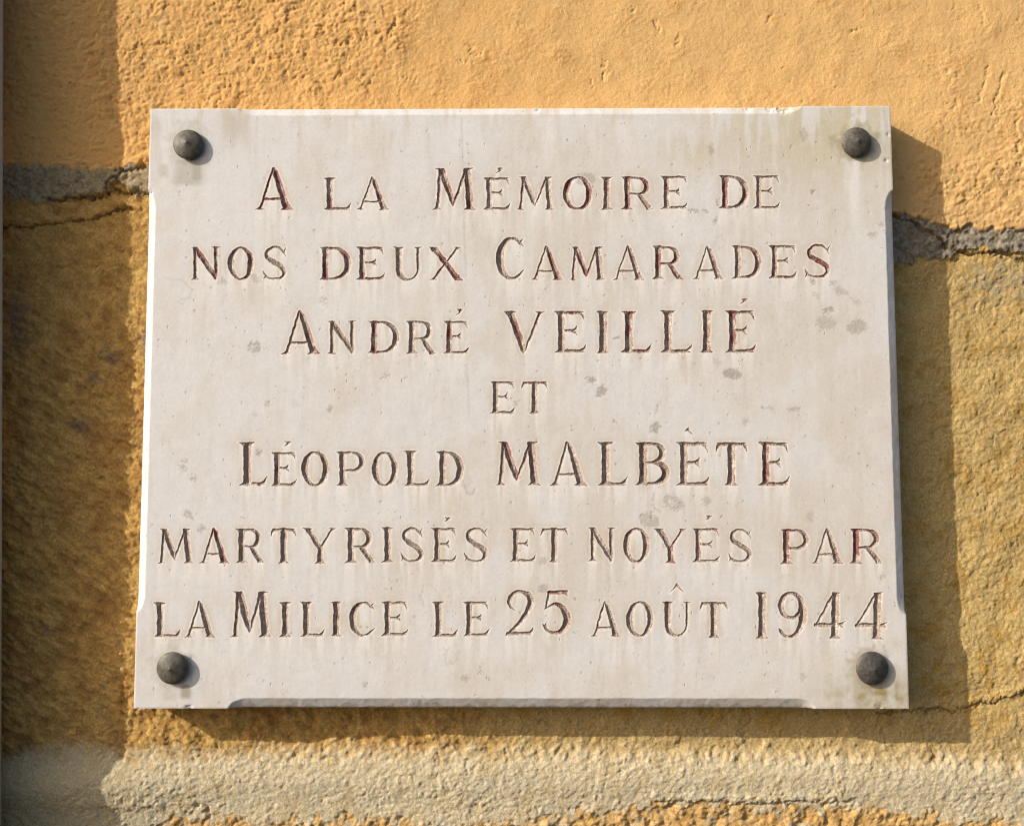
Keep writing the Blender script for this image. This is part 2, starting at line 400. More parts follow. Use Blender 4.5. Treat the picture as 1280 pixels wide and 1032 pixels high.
for k, nm, mt, lb in [(0, 'plaster', M_plaster, 'ochre yellow roughcast plaster above the stones'),
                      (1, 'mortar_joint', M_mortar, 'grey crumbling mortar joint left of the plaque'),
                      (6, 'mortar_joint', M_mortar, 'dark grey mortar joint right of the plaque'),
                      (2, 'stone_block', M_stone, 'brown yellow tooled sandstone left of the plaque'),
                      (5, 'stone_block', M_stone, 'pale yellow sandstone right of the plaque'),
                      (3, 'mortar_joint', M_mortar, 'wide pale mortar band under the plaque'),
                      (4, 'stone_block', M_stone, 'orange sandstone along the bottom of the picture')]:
    q = quads[lab == k]
    o = link(nm, mesh_quads(nm, PW, q, CW), mt, wall); o['label'] = lb
# masonry behind the visible faces, open where the surface relief covers it
x0, _, z0 = at(-300, 1320, 0); x1, _, z1 = at(1580, -280, 0)
x0, x1, z0, z1 = map(float, (x0, x1, z0, z1))
bp = np.array([(x, y, z) for y in (0.012, 0.30) for z in (z0, z1) for x in (x0, x1)])
bq = np.array([(0, 1, 3, 2), (4, 6, 7, 5), (0, 2, 6, 4), (1, 5, 7, 3), (0, 4, 5, 1), (2, 3, 7, 6)])
link('wall_core', mesh_quads('wall_core', bp, bq, np.tile(A(170, 130, 70), (8, 1)), smooth=False), M_stone, wall)

# ------------------------------------------------------------------ lettering: (character, x0, x1, top, base, red paint left, accent box)
TXT = [
 ('A',318,367,209.5,262.5,.9),('L',405,439,222,262.5,.45),('A',445.5,486.5,221,262.5,.6),
 ('M',540.5,595,210,262.5,.75),('E',604.5,638,222,262.5,.3,('a',620,629,210,217.5)),('M',646,693,221,262.5,.35),('O',704,740,220.5,262.5,.9),
 ('I',750.5,766,221,262.5,.7),('R',777,817,221,262,.7),('E',826,860,220,261.5,.3),('D',899,936,219.5,261,.9),('E',941.5,975.5,219.5,261,.4),
 ('N',238,275.5,308.5,350,1.),('O',285,317,308.5,350,.8),('S',328,359,308,350,.3),('D',399.5,439,308.5,350,.85),('E',445.5,481,308.5,350,.7),
 ('U',491,529,308.5,351,.3),('X',536,579,308.5,350,.95),('C',620,656,296.5,350,.3),('A',663,704,307.5,350,.9),('M',711.5,756,308.5,350,.75),
 ('A',765,806,307.5,350,.45),('R',815.5,854.5,307.5,349,.9),('A',865,905,307.5,349,.75),('D',915,952,307,348.5,.9),('E',961,996,306.5,348,.45),('S',1005.5,1039,305.5,347.5,.75),
 ('A',350.5,401,388,442.5,.8),('N',409,446,401,442.5,.3),('D',460.5,499,401,441.5,.8),('R',507.5,545.5,401,442.5,.3),('E',554.5,586,401,442,.7,('a',569,579,386,395)),
 ('V',629.5,682,389,442,.85),('E',693,733,389,441,.6),('I',746,761.5,389,441.5,.65),('L',777,815,389,441,.7),('L',826,865.5,388,441,.7),('I',875.5,891.5,388,441,.5),
 ('E',906.5,945,388,441,.7,('a',924.5,935,373,380.5)),
 ('E',612.5,644.5,476.5,517,.2),('T',652,684.5,476.5,517,.8),
 ('L',299.5,333.5,552.5,607,.15),('E',339,371,565,607.5,.2,('a',354,364,551.5,558)),('O',377,411,564,607.5,.75),('P',420.5,456.5,564,607,.3),('O',465,497,564,607.5,.5),
 ('L',505.5,537,563.5,607.5,.15),('D',545.5,579.5,563.5,607.5,.25),('M',619,675.5,552,606.5,.8),('A',686,735,551.5,607,.2),('L',747.5,785,552,607,.35),
 ('B',794.5,837,552.5,606.5,.6),('E',845.5,887,552.5,607,.25,('w',855,866,534,543)),('T',894.5,934.5,552.5,607,.5),('E',948,987.5,552.5,607,.55),
 ('M',196.5,241.5,660.5,704,.25),('A',248.5,287,659.5,704,.75),('R',294.5,331,660,703.5,.15),('T',338.5,370.5,660,704,.25),('Y',378,421.5,659.5,704,.15),
 ('R',431,470,659.5,703.5,.2),('I',476.5,492.5,659,703,.15),('S',500.5,530,659,702.5,.15),('E',539,571,659.5,702.5,.3,('a',554.5,563.5,646,652.5)),
 ('S',580,610.5,659,702.5,.15),('E',637.5,670,659.5,702,.2),('T',675.5,710.5,659.5,702.5,.35),('N',734.5,770,659,702,.2),('O',779,812,659.5,703,.65),
 ('Y',817,859,660,703.5,.9),('E',865.5,900.5,660,702.5,.55,('a',881,891,644,651)),('S',910,940.5,660.5,703,.15),('P',975.5,1012,661,704.5,.9),
 ('A',1014,1054.5,660,704.5,.35),('R',1062.5,1104.5,660.5,704.5,.9),
 ('L',192.5,225.5,752.5,796,.1),('A',230,269.5,751,796.5,.2),('M',287,339.5,739,796,.25),('I',349,364.5,752,796,.1),('L',375,406,751.5,795.5,.15),
 ('I',413.5,427.5,751.5,795,.45),('C',436.5,469,752,795,.35),('E',477,510.5,751.5,794.5,.35),('L',540.5,572.5,751.5,795.5,.1),('E',579,612,751.5,794.5,.1),
 ('2',631.5,668,737,794,.25),('5',678,712.5,737.5,792.5,.7),('A',737,777,751,795.5,.15),('O',783,817,751,795.5,.35),('U',827,865.5,751.5,795.5,.3,('c',837,855.5,729,741)),
 ('T',874.5,910,752,797.5,.2),('1',944,960,740,798,.3),('9',972,1008,739,797,.3),('4',1017.5,1057,740,798,.2),('4',1069,1110,740,798.5,.3)]

RS, TH = 0.094, 0.043
def arc(cx, cy, rx, ry, a0, a1, fr, n=22):
    pts = []
    for i in range(n + 1):
        a = math.radians(a0 + (a1 - a0) * i / n)
        pts.append((cx + rx * math.cos(a), cy + ry * math.sin(a), fr(a)))
    return pts
def crv(P, n=8):
    """Catmull-Rom through (x, y, r)"""
    P = [P[0]] + list(P) + [P[-1]]; out = []
    for i in range(1, len(P) - 2):
        for k in range(n):
            t = k / n; a, b, c, d = (np.array(P[i + j]) for j in (-1, 0, 1, 2))
            out.append(tuple(0.5 * (2 * b + (c - a) * t + (2 * a - 5 * b + 4 * c - d) * t * t + (3 * b - 3 * c + d - a) * t ** 3)))
    out.append(tuple(P[-2])); return out
def serif(x, y, r, sl, sr, up):
    """two spikes that run out to the corners of a stroke end at (x, y); up=+1 for a foot"""
    a = []
    if sl: a.append([(x, y + up * r * 1.15, r * 0.80), (x - sl * 0.5, y + up * r * 0.40, r * 0.40), (x - sl, y + up * 0.004, 0.006)])
    if sr: a.append([(x, y + up * r * 1.15, r * 0.80), (x + sr * 0.5, y + up * r * 0.40, r * 0.40), (x + sr, y + up * 0.004, 0.006)])
    return a
def stem(x, r=RS, s=0.185, top=(1, 1), bot=(1, 1), xt=None):
    xt = x if xt is None else xt
    a = [[(x, 0.02, r), (x * 0.5 + xt * 0.5, 0.5, r * 0.93), (xt, 0.98, r)]]
    a += serif(x, 0, r, s * bot[0], s * bot[1], 1) + serif(xt, 1, r, s * top[0], s * top[1], -1)
    return a
def ring(cx, cy, rx, ry, r=RS, t=TH, tilt=0.0):
    return [arc(cx, cy, rx, ry, 0, 360, lambda a: t + (r - t) * abs(math.cos(a - tilt)) ** 1.6, 44)]
def glyph(ch, W):
    s = 0.185; X = s - 0.01
    if ch == 'I': return stem(W / 2, s=W / 2)
    if ch == '1': return stem(W * 0.55, r=0.085, s=0.13, top=(1.15, 0.25))
    if ch == 'L':
        return stem(X) + [[(X, TH, TH), (W - 0.14, TH, TH), (W - 0.07, 0.09, TH), (W, 0.22, 0.006)], [(W - 0.14, TH, TH), (W - 0.05, 0.02, 0.012)]]
    if ch == 'E':
        g = stem(X, r=RS * 0.95, top=(1, 0), bot=(1, 0))
        g += [[(X, TH, TH), (W - 0.15, TH, TH), (W - 0.07, 0.09, TH), (W, 0.22, 0.006)], [(W - 0.14, TH, TH), (W - 0.04, 0.02, 0.01)],
              [(X, 1 - TH, TH), (W - 0.14, 1 - TH, TH), (W - 0.08, 0.90, TH * 0.7), (W - 0.04, 0.77, 0.006)], [(W - 0.15, 1 - TH, TH), (W - 0.06, 0.985, 0.01)],
              [(X, 0.53, TH * 0.8), (W * 0.60, 0.53, TH * 0.9)], [(W * 0.58, 0.53, TH), (W * 0.66, 0.58, TH * 0.8), (W * 0.70, 0.66, 0.006)],
              [(W * 0.58, 0.53, TH), (W * 0.66, 0.49, TH * 0.8), (W * 0.72, 0.41, 0.006)]]
        return g
    if ch == 'T':
        m = W / 2
        return stem(m, s=0.16, top=(0, 0)) + [[(0.10, 1 - TH, TH), (W - 0.10, 1 - TH, TH)], [(0.10, 1 - TH, TH), (0.05, 0.90, TH * 0.9), (0.0, 0.77, 0.006)],
                 [(W - 0.10, 1 - TH, TH), (W - 0.05, 0.90, TH * 0.9), (W, 0.77, 0.006)], [(0.11, 1 - TH, TH), (0.03, 0.985, 0.008)], [(W - 0.11, 1 - TH, TH), (W - 0.03, 0.985, 0.008)]]
    if ch == 'A':
        a, b, p = 0.135, W - 0.155, W * 0.485; q = 0.26
        xl = a + (p - a) * q; xr = b + (p - b) * q
        return [[(a, 0.02, 0.036), (p, 1.0, 0.032)], [(p - 0.005, 1.0, 0.014), (p + 0.06, 0.86, 0.065), (b, 0.02, 0.088)], [(xl, q, 0.032), (xr, q, 0.034)]] \
            + serif(a, 0, 0.045, 0.13, 0.11, 1) + serif(b, 0, 0.085, 0.15, 0.155, 1)
    if ch == 'N':
        a, b = 0.15, W - 0.14
        return stem(a, r=0.062, s=0.14, top=(1, 0.3)) + [[(b, 0.05, 0.05), (b, 0.98, 0.06)]] + serif(b, 1, 0.055, 0.13, 0.14, -1) \
            + [[(a + 0.02, 0.93, 0.085), (b - 0.05, 0.17, 0.075), (b, 0.0, 0.012)]]
    if ch == 'M':
        a, a2, c, b2, b = 0.12, 0.20, W * 0.485, W - 0.215, W - 0.13
        return [[(a, 0.02, 0.042), (a2, 0.97, 0.05)]] + serif(a, 0, 0.045, 0.12, 0.11, 1) + serif(a2, 1, 0.05, 0.14, 0, -1) \
            + [[(a2 + 0.02, 0.95, 0.085), (c - 0.04, 0.27, 0.07), (c, 0.10, 0.012)], [(c, 0.14, 0.03), (b2 - 0.02, 0.96, 0.042)]] \
            + [[(b, 0.02, 0.088), (b2, 0.98, 0.082)]] + serif(b, 0, 0.085, 0.15, 0.13, 1) + serif(b2, 1, 0.07, 0.03, 0.16, -1)
    if ch == 'O': return ring(W / 2, 0.5, W / 2 - 0.085, 0.5 - 0.03, r=0.092, t=0.034)
    if ch == 'C':
        cx = W * 0.56
        g = [arc(cx, 0.5, cx - 0.09, 0.5 - 0.03, 52, 308, lambda a: 0.036 + 0.058 * max(0, -math.cos(a)) ** 1.3, 34)]
        e = g[0][0]; f = g[0][-1]
        g += [[(e[0], e[1] + 0.01, 0.035), (W - 0.03, e[1] + 0.10, 0.008)], [(e[0], e[1] + 0.01, 0.035), (W - 0.02, e[1] - 0.10, 0.006)], [(f[0], f[1], 0.035), (W, f[1] + 0.12, 0.006)]]
        return g
    if ch == 'D':
        cx = W * 0.42; rx = W - 0.092 - cx
        return stem(X, top=(1, 0), bot=(1, 0)) + [[(X, 1 - TH, TH), (cx, 1 - TH, TH * 0.9)], [(X, TH, TH), (cx, TH, TH * 0.9)],
            arc(cx, 0.5, rx, 0.5 - TH, -90, 90, lambda a: 0.036 + 0.062 * abs(math.cos(a)) ** 1.3)]
    if ch in 'PR':
        lo = 0.44 if ch == 'P' else 0.47; cx = W * 0.52; rx = W * (0.98 if ch == 'P' else 0.86) - 0.075 - cx; cy = (lo + 1 - TH) / 2
        g = stem(X, top=(1, 0), bot=(1, 1)) + [[(X, 1 - TH, TH), (cx, 1 - TH, TH * 0.9)], [(X, lo, TH * 0.8), (cx, lo, TH * 0.85)],
            arc(cx, cy, rx, (1 - TH - lo) / 2, -90, 90, lambda a: 0.036 + 0.045 * abs(math.cos(a)) ** 1.3)]
        if ch == 'R':
            b = W - 0.12
            g += [[(cx - 0.02, lo, 0.035), (cx + (b - cx) * 0.3, lo * 0.72, 0.07), (b, 0.02, 0.075)]] + serif(b, 0, 0.07, 0.09, 0.12, 1)
        return g
    if ch == 'B':
        m = 0.535; c1, c2 = W * 0.46, W * 0.46
        return stem(X, top=(1, 0), bot=(1, 0)) + [[(X, 1 - TH, TH), (c1, 1 - TH, TH * 0.9)], [(X, m, TH * 0.8), (c1, m, TH * 0.8)], [(X, TH, TH), (c2, TH, TH * 0.9)],
            arc(c1, (m + 1 - TH) / 2, W * 0.90 - 0.08 - c1, (1 - TH - m) / 2, -90, 90, lambda a: 0.036 + 0.045 * abs(math.cos(a)) ** 1.3),
            arc(c2, (m + TH) / 2, W - 0.085 - c2, (m - TH) / 2, -90, 90, lambda a: 0.036 + 0.055 * abs(math.cos(a)) ** 1.3)]
    if ch == 'U':
        a, b = X, W - 0.15; m = (a + b) / 2; ry = 0.33
        f = lambda t: 0.036 + 0.055 * max(0, -math.cos(t)) ** 1.2
        return [[(a, ry + 0.03, 0.088), (a, 0.98, 0.095)]] + serif(a, 1, 0.09, 0.17, 0.17, -1) + [[(b, ry + 0.03, 0.045), (b, 0.98, 0.05)]] + serif(b, 1, 0.05, 0.14, 0.14, -1) \
            + [arc(m, ry + 0.03, (b - a) / 2, ry, 180, 360, f)]
    if ch == 'V':
        a, b, c = 0.16, W - 0.13, W * 0.5
        return [[(a, 0.98, 0.085), (c - 0.03, 0.12, 0.07), (c, 0.0, 0.010)], [(b, 0.98, 0.036), (c, 0.03, 0.03)]] + serif(a, 1, 0.085, 0.16, 0.15, -1) + serif(b, 1, 0.045, 0.12, 0.12, -1)
    if ch == 'Y':
        a, b, c = 0.16, W - 0.13, W * 0.51
        return [[(a, 0.98, 0.075), (c, 0.42, 0.075)], [(b, 0.98, 0.036), (c, 0.42, 0.036)], [(c, 0.45, 0.078), (c, 0.02, 0.09)]] \
            + serif(a, 1, 0.075, 0.16, 0.13, -1) + serif(b, 1, 0.045, 0.12, 0.12, -1) + serif(c, 0, 0.09, 0.15, 0.15, 1)
    if ch == 'X':
        a, b = 0.15, W - 0.13
        return [[(a, 0.98, 0.082), (b - 0.02, 0.02, 0.085)], [(b - 0.03, 0.98, 0.036), (a - 0.02, 0.02, 0.038)]] \
            + serif(a, 1, 0.08, 0.15, 0.13, -1) + serif(b - 0.02, 0, 0.08, 0.13, 0.15, 1) + serif(b - 0.03, 1, 0.042, 0.12, 0.12, -1) + serif(a - 0.02, 0, 0.045, 0.12, 0.11, 1)
    if ch == 'S':
        g = [crv([(W - 0.09, 0.82, 0.034), (W * 0.68, 0.945, 0.036), (W * 0.44, 0.965, 0.04), (W * 0.19, 0.85, 0.055), (W * 0.20, 0.68, 0.068), (W * 0.45, 0.535, 0.08),
                  (W * 0.76, 0.40, 0.078), (W * 0.88, 0.22, 0.062), (W * 0.72, 0.065, 0.042), (W * 0.46, 0.033, 0.036), (W * 0.22, 0.08, 0.036), (W * 0.10, 0.17, 0.036)])]
        g += [[(W - 0.10, 0.84, 0.03), (W - 0.03, 0.985, 0.006)], [(W - 0.10, 0.83, 0.03), (W - 0.03, 0.70, 0.006)], [(W * 0.10, 0.17, 0.035), (0.0, 0.30, 0.006)], [(W * 0.13, 0.13, 0.035), (0.02, 0.02, 0.006)]]
        return g
    if ch == '2':
        g = [crv([(W * 0.34, 0.55, 0.012), (W * 0.19, 0.63, 0.03), (W * 0.15, 0.77, 0.05), (W * 0.28, 0.92, 0.045), (W * 0.54, 0.965, 0.036), (W * 0.82, 0.87, 0.06), (W * 0.86, 0.70, 0.075),
                  (W * 0.70, 0.47, 0.06), (W * 0.40, 0.22, 0.045), (W * 0.12, 0.04, 0.035)])]
        return g + [[(W * 0.08, 0.045, 0.042), (W - 0.11, 0.045, 0.045), (W - 0.06, 0.09, 0.035), (W - 0.02, 0.19, 0.006)], [(0.08, 0.04, 0.035), (0.0, 0.005, 0.006)]]
    if ch == '5':
        g = [[(W * 0.24, 0.955, 0.045), (W - 0.09, 0.955, 0.05)], [(W - 0.09, 0.955, 0.045), (W - 0.05, 0.86, 0.006)], [(W - 0.10, 0.96, 0.04), (W - 0.05, 1.0, 0.006)],
             [(W * 0.24, 0.95, 0.035), (W * 0.15, 0.60, 0.03)], [(W * 0.16, 0.62, 0.03), (W * 0.06, 0.56, 0.006)],
             crv([(W * 0.17, 0.60, 0.02), (W * 0.45, 0.69, 0.036), (W * 0.72, 0.62, 0.055), (W * 0.88, 0.42, 0.082), (W * 0.86, 0.22, 0.078), (W * 0.66, 0.07, 0.05), (W * 0.42, 0.035, 0.036), (W * 0.20, 0.09, 0.036), (W * 0.10, 0.18, 0.036)])]
        return g + [[(W * 0.12, 0.17, 0.036), (0.0, 0.24, 0.006)], [(W * 0.10, 0.19, 0.03), (W * 0.17, 0.27, 0.006)]]
    if ch == '9':
        g = ring(W * 0.48, 0.70, W * 0.48 - 0.075, 0.27, r=0.07, t=0.034)
        return g + [crv([(W * 0.84, 0.78, 0.05), (W * 0.885, 0.58, 0.085), (W * 0.85, 0.33, 0.08), (W * 0.68, 0.11, 0.055), (W * 0.44, 0.035, 0.036), (W * 0.22, 0.07, 0.036), (W * 0.12, 0.15, 0.04)]),
                    [(W * 0.12, 0.15, 0.036), (W * 0.04, 0.22, 0.006)]]
    if ch == '4':
        x = W * 0.66
        return [[(x, 0.02, 0.085), (x + 0.02, 0.98, 0.085)]] + serif(x, 0, 0.085, 0.12, 0.14, 1) + serif(x + 0.02, 1, 0.075, 0.09, 0.11, -1) \
            + [[(x - 0.02, 0.97, 0.035), (0.05, 0.30, 0.03)], [(0.03, 0.30, 0.042), (W - 0.10, 0.30, 0.042)], [(W - 0.11, 0.30, 0.042), (W, 0.38, 0.006)], [(W - 0.11, 0.30, 0.042), (W - 0.03, 0.23, 0.006)], [(0.07, 0.31, 0.035), (0.0, 0.26, 0.006)]]
    return []
GNAME = dict(zip('0123456789', ['digit'] * 10))

# plaque outline in reference pixels on its front face
CTL, CTR, CBR, CBL = (188.0, 136.0), (1113.0, 132.5), (1136.5, 885.5), (167.0, 885.0)
NF = 3
def paxis(n_px, edge_px, p_edge, p_mid):
    a = list(np.arange(0, edge_px, p_edge))
    m = int(round((n_px - 2 * edge_px) / p_mid))
    mid_ = list(np.linspace(edge_px, n_px - edge_px, m + 1))
    e = [n_px - x for x in a][::-1]
    return np.array(a + mid_ + e)
sa = paxis(947, 16, 0.8, 1.6) / 947.0; ta = paxis(751, 17, 0.8, 1.6) / 751.0
def refine(a):
    out = [a[:-1] + (a[1:] - a[:-1]) * k / NF for k in range(NF)]
    return np.append(np.stack(out, 1).ravel(), a[-1])
sf, tf = refine(sa), refine(ta)
Sg, Tg = np.meshgrid(sf, tf)
def quadmap(S, Tt):
    u = (CTL[0] * (1 - S) + CTR[0] * S) * (1 - Tt) + (CBL[0] * (1 - S) + CBR[0] * S) * Tt
    v = (CTL[1] * (1 - S) + CTR[1] * S) * (1 - Tt) + (CBL[1] * (1 - S) + CBR[1] * S) * Tt
    return u, v
PU, PV = quadmap(Sg, Tg)
ncy, ncx = len(ta) - 1, len(sa) - 1
def pf(lo, hi, pitch=0.8, A_=None, **k):
    g = spec(1024, 832, pitch, lo, hi, **k)
    if A_ is None: return samp(g, PU - 130, PV - 100, pitch)
    return samp(g, A_[0] - 130, A_[1] - 100, pitch)
wob_u = 0.28 * pf(6, 30, seed=101); wob_v = 0.28 * pf(6, 30, seed=102)
rag = pf(0.9, 4.0, seed=103, beta=0.4); rag2 = pf(2.5, 10, seed=104)
LU = PU + wob_u; LV = PV + wob_v
FF = np.full(PU.shape, -50.0); ID = np.full(PU.shape, -1, np.int32); RED = np.zeros(PU.shape)
SID = np.zeros(PU.shape)
rng = np.random.default_rng(7)
def window(u0, u1, v0, v1):
    fx0 = max(0, np.searchsorted(PU[0], u0) - 90); fx1 = min(PU.shape[1], np.searchsorted(PU[-1], u1) + 90)
    fy0 = max(0, np.searchsorted(PV[:, 0], v0) - 20); fy1 = min(PU.shape[0], np.searchsorted(PV[:, -1], v1) + 20)
    return slice(fy0, fy1), slice(fx0, fx1)
def carve(F, sid, lu, lv, strokes, fu, rs0=0.0):
    for si, stk in enumerate(strokes):
        hid = rng.random()
        for (x0, y0, r0), (x1, y1, r1) in zip(stk[:-1], stk[1:]):
            x0, y0, r0 = fu(x0, y0, r0); x1, y1, r1 = fu(x1, y1, r1)
            dx, dy = x1 - x0, y1 - y0; L = dx * dx + dy * dy + 1e-9
            t = np.clip(((lu - x0) * dx + (lv - y0) * dy) / L, 0, 1)
            f = r0 + (r1 - r0) * t - np.hypot(lu - x0 - t * dx, lv - y0 - t * dy)
            m = f > F
            F[m] = f[m]; sid[m] = hid
    return F, sid
for li, L in enumerate(TXT):
    ch, x0, x1, yt, yb, red = L[:6]; H = yb - yt; W = (x1 - x0) / H
    acc = L[6] if len(L) > 6 else None
    w = window(x0 - 4, x1 + 4, (acc[3] if acc else yt) - 4, yb + 4)
    lu, lv = LU[w], LV[w]
    F = np.full(lu.shape, -50.0); sid = np.zeros(lu.shape)
    F, sid = carve(F, sid, lu, lv, glyph(ch, W), lambda x, y, r: (x0 + x * H, yb - y * H, (r + 0.001) * H))
    if ch not in 'OC': F = np.minimum(F, yb + 0.1 - lv)
    F = np.minimum(F, lv - yt + 0.25)
    if acc:
        k, a0, a1, b0, b1 = acc
        if k == 'a':
            S_ = [[(a0, b1, 0.15), ((a0 + a1) / 2 + 0.2, (b0 + b1) / 2, 1.4), (a0 * .35 + a1 * .65, b0 + 1.9, 2.1)], [(a0 * .4 + a1 * .6, b0 + 2.0, 2.0), (a1, b0 + 0.6, 0.2)], [(a0 * .4 + a1 * .6, b0 + 2.2, 2.0), (a0 + 1.5, b0, 0.2)]]
        elif k == 'w':
            c = a0 * 0.45 + a1 * 0.55
            c = a0 + 5; S_ = [[(a0, b0 + 5.5, 0.2), (c, b0 + 3.2, 2.2)], [(c, b0 + 3.0, 2.3), (a1 + 0.3, b1 + 0.3, 0.3)], [(c, b0 + 3.0, 2.2), (c + 0.3, b0 - 0.8, 0.2)]]
        else:
            c = a0 * 0.5 + a1 * 0.5
            S_ = [[(a0, b1, 0.2), (c, b0 + 1.8, 2.0 if a1 - a0 < 13 else 1.5)], [(a1, b1, 0.2), (c, b0 + 1.8, 2.0)], [(c, b0 + 2, 1.5), (c - 0.5, b0 - 1.0, 0.2)]]
        F, sid = carve(F, sid, lu, lv, S_, lambda x, y, r: (x, y, r))
    FF_, ID_, RED_, SID_ = FF[w], ID[w], RED[w], SID[w]
    m = F > FF_
    FF_[m] = F[m]; ID_[m] = li; RED_[m] = red; SID_[m] = sid[m]
FF = FF + np.where(FF > -2.5, 0.045 * rag + 0.07 * rag2, 0)

# refined cells
cf = FF[:-1, :-1].reshape(ncy, NF, ncx, NF).max((1, 3))
cf = np.maximum(cf, np.maximum(FF[NF::NF, NF::NF], np.maximum(FF[:-1:NF, NF::NF], FF[NF::NF, :-1:NF])))
ref = cf > -1.0
r2 = ref.copy(); r2[1:] |= ref[:-1]; r2[:-1] |= ref[1:]; r2[:, 1:] |= ref[:, :-1]; r2[:, :-1] |= ref[:, 1:]
ref = r2
# snap lattice points onto the letter outlines
gy, gx = np.gradient(FF)
du = np.gradient(PU, axis=1); dv = np.gradient(PV, axis=0)
gu, gv = gx / du, gy / dv; gn = gu * gu + gv * gv + 1e-6
near = (np.abs(FF) < 0.30) & (gn > 0.3)
SU = PU - np.where(near, FF * gu / gn, 0); SV = PV - np.where(near, FF * gv / gn, 0)
Fz = np.where(near, 0.0, FF)

# face relief on coarse lattice, then linear inside each coarse cell
cu, cv = PU[::NF, ::NF], PV[::NF, ::NF]
Sc, Tc = Sg[::NF, ::NF], Tg[::NF, ::NF]
relief = 0.03 * pf(10, 80, A_=(cu, cv), seed=110) + 0.012 * pf(2.2, 9, A_=(cu, cv), seed=111)
dl, dr, dt, db = Sc * 947, (1 - Sc) * 947, Tc * 751, (1 - Tc) * 751
def stopped(u, a, b, wmax, L0=24.0):
    """width of a stopped chamfer along an edge from a to b"""
    t = np.clip(np.minimum(u - a, b - u) / L0, 0, 1)
    return wmax * np.sqrt(np.clip(1 - (1 - t) ** 2, 0, 1)) * (t > 0)
cn = pf(3, 40, A_=(cu, cv), seed=112, beta=1.3)
cn = 1 + 0.012 * cn
wl = stopped(cv, 240, 764, 10.0) * cn; wr = stopped(cv, 238, 768, 11.0) * cn
wt = stopped(cu, 298, 1000, 9.0) * cn; wb = stopped(cu, 286, 1018, 13.0) * cn
zc = np.zeros_like(cu)
for d, w_, on, sl in ((dl, wl, (cv > 240) & (cv < 764), 0.5), (dr, wr, (cv > 238) & (cv < 768), 0.42), (dt, wt, (cu > 298) & (cu < 1000), 0.4), (db, wb, (cu > 286) & (cu < 1018), 0.48)):
    zc = np.minimum(zc, np.where(on, -sl * np.clip(w_ - d, 0, 99), 0))
# nibbled arrises
dm = np.minimum(np.minimum(dl, dr), np.minimum(dt, db))
nib = pf(1.5, 10, A_=(cu, cv), seed=113, beta=0.8)
zc -= np.clip(1.6 - dm, 0, 2) * (0.2 + 0.6 * sstep(1.3, 2.6, nib))
for (x, y, r, dep) in [(978, 137, 8, 2.2), (964, 136, 6, 2.0), (935, 136, 5, 1.4), (1108, 200, 3, 1.5), (1126, 550, 3, 1.5), (672, 137, 3, 1.5), (1111, 168, 3, 1.2), (236, 884, 5, 1.5), (187, 241, 4, 1.5), (1101, 883, 6, 1.0)]:
    zc -= dep * np.exp(-(((cu - x) / r) ** 2 + ((cv - y) / (r * 0.7)) ** 2) * 1.4) * (1 + 0.5 * nib)

# stains and scars (base colour)
one_c = np.ones(cu.shape + (3,))
n_big = pf(40, 400, A_=(cu, cv), seed=120); n_v = pf(6, 60, A_=(cu, cv), seed=121, ay=7, beta=1.0); n_v2 = pf(5, 30, A_=(cu, cv), seed=122, ay=8, beta=0.8)
n_m = pf(5, 40, A_=(cu, cv), seed=123); n_f = pf(1.8, 7, A_=(cu, cv), seed=124, beta=0.5)
base = lerp3(one_c * A(216, 211, 206), one_c * A(211, 202, 190), sstep(-1.0, 1.8, n_big + (cu - 650) / 420))
base = lerp3(base, one_c * A(196, 184, 152), np.exp(-(((cu - 1040) / 130) ** 2 + ((cv - 165) / 60) ** 2)) * 0.75)
base = lerp3(base, one_c * A(200, 186, 156), sstep(0.3, 1, np.exp(-(((cu - 870) / 75) ** 2 + ((cv - 190) / 30) ** 2))) * 0.5)
base = lerp3(base, one_c * A(166, 152, 118), np.exp(-(((cu - 1095) / 60) ** 2 + ((cv - 868) / 22) ** 2)) * 0.85 * (1 + 0.35 * n_m).clip(0, 1.6))
base = lerp3(base, one_c * A(186, 176, 156), np.exp(-(((cu - 290) / 20) ** 2 + ((cv - 158) / 26) ** 2)) * 0.6)
base = lerp3(base, one_c * A(186, 178, 160), np.exp(-(((cu - 200) / 18) ** 2 + ((cv - 155) / 14) ** 2)) * 0.45)
top = np.exp(-(cv - 140) / 34.0).clip(0, 1)
base = lerp3(base, one_c * A(218, 214, 208), sstep(-0.1, 1.3, n_v) * (0.32 + 0.6 * top).clip(0, 0.9))
base = lerp3(base, one_c * A(192, 176, 148), sstep(0.5, 2.0, -n_v) * (0.10 + 0.35 * top))
# wash below and inside the letters
maskf = np.clip(FF / 1.0 + 0.5, 0, 1)
mc = maskf[:-1, :-1].reshape(ncy, NF, ncx, NF).mean((1, 3)); mc = np.pad(mc, ((0, 1), (0, 1)), mode='edge')
wash = np.zeros_like(mc); acc_ = np.zeros(mc.shape[1]); brow = np.zeros_like(mc); ab = np.zeros(mc.shape[1])
for r in range(mc.shape[0]):
    acc_ = np.maximum(acc_ * 0.945, sstep(0.2, 0.8, mc[r])); wash[r] = acc_
    ab = np.maximum(ab * 0.975, mc[r]); brow[r] = ab
def blurx(a, n):
    k = np.hanning(2 * n + 1); k /= k.sum()
    return np.apply_along_axis(lambda r_: np.convolve(r_, k, 'same'), 1, a)
def blury(a, n):
    k = np.hanning(2 * n + 1); k /= k.sum()
    return np.apply_along_axis(lambda r_: np.convolve(r_, k, 'same'), 0, a)
broad = blury(blurx(brow, 7), 3)
wash_n = blurx(wash, 1)
counter = blury(blurx(mc, 7), 7)
base = lerp3(base, one_c * A(198, 176, 146), np.clip(counter * 2.0, 0, 1) * (0.62 + 0.16 * n_m).clip(0, 1))
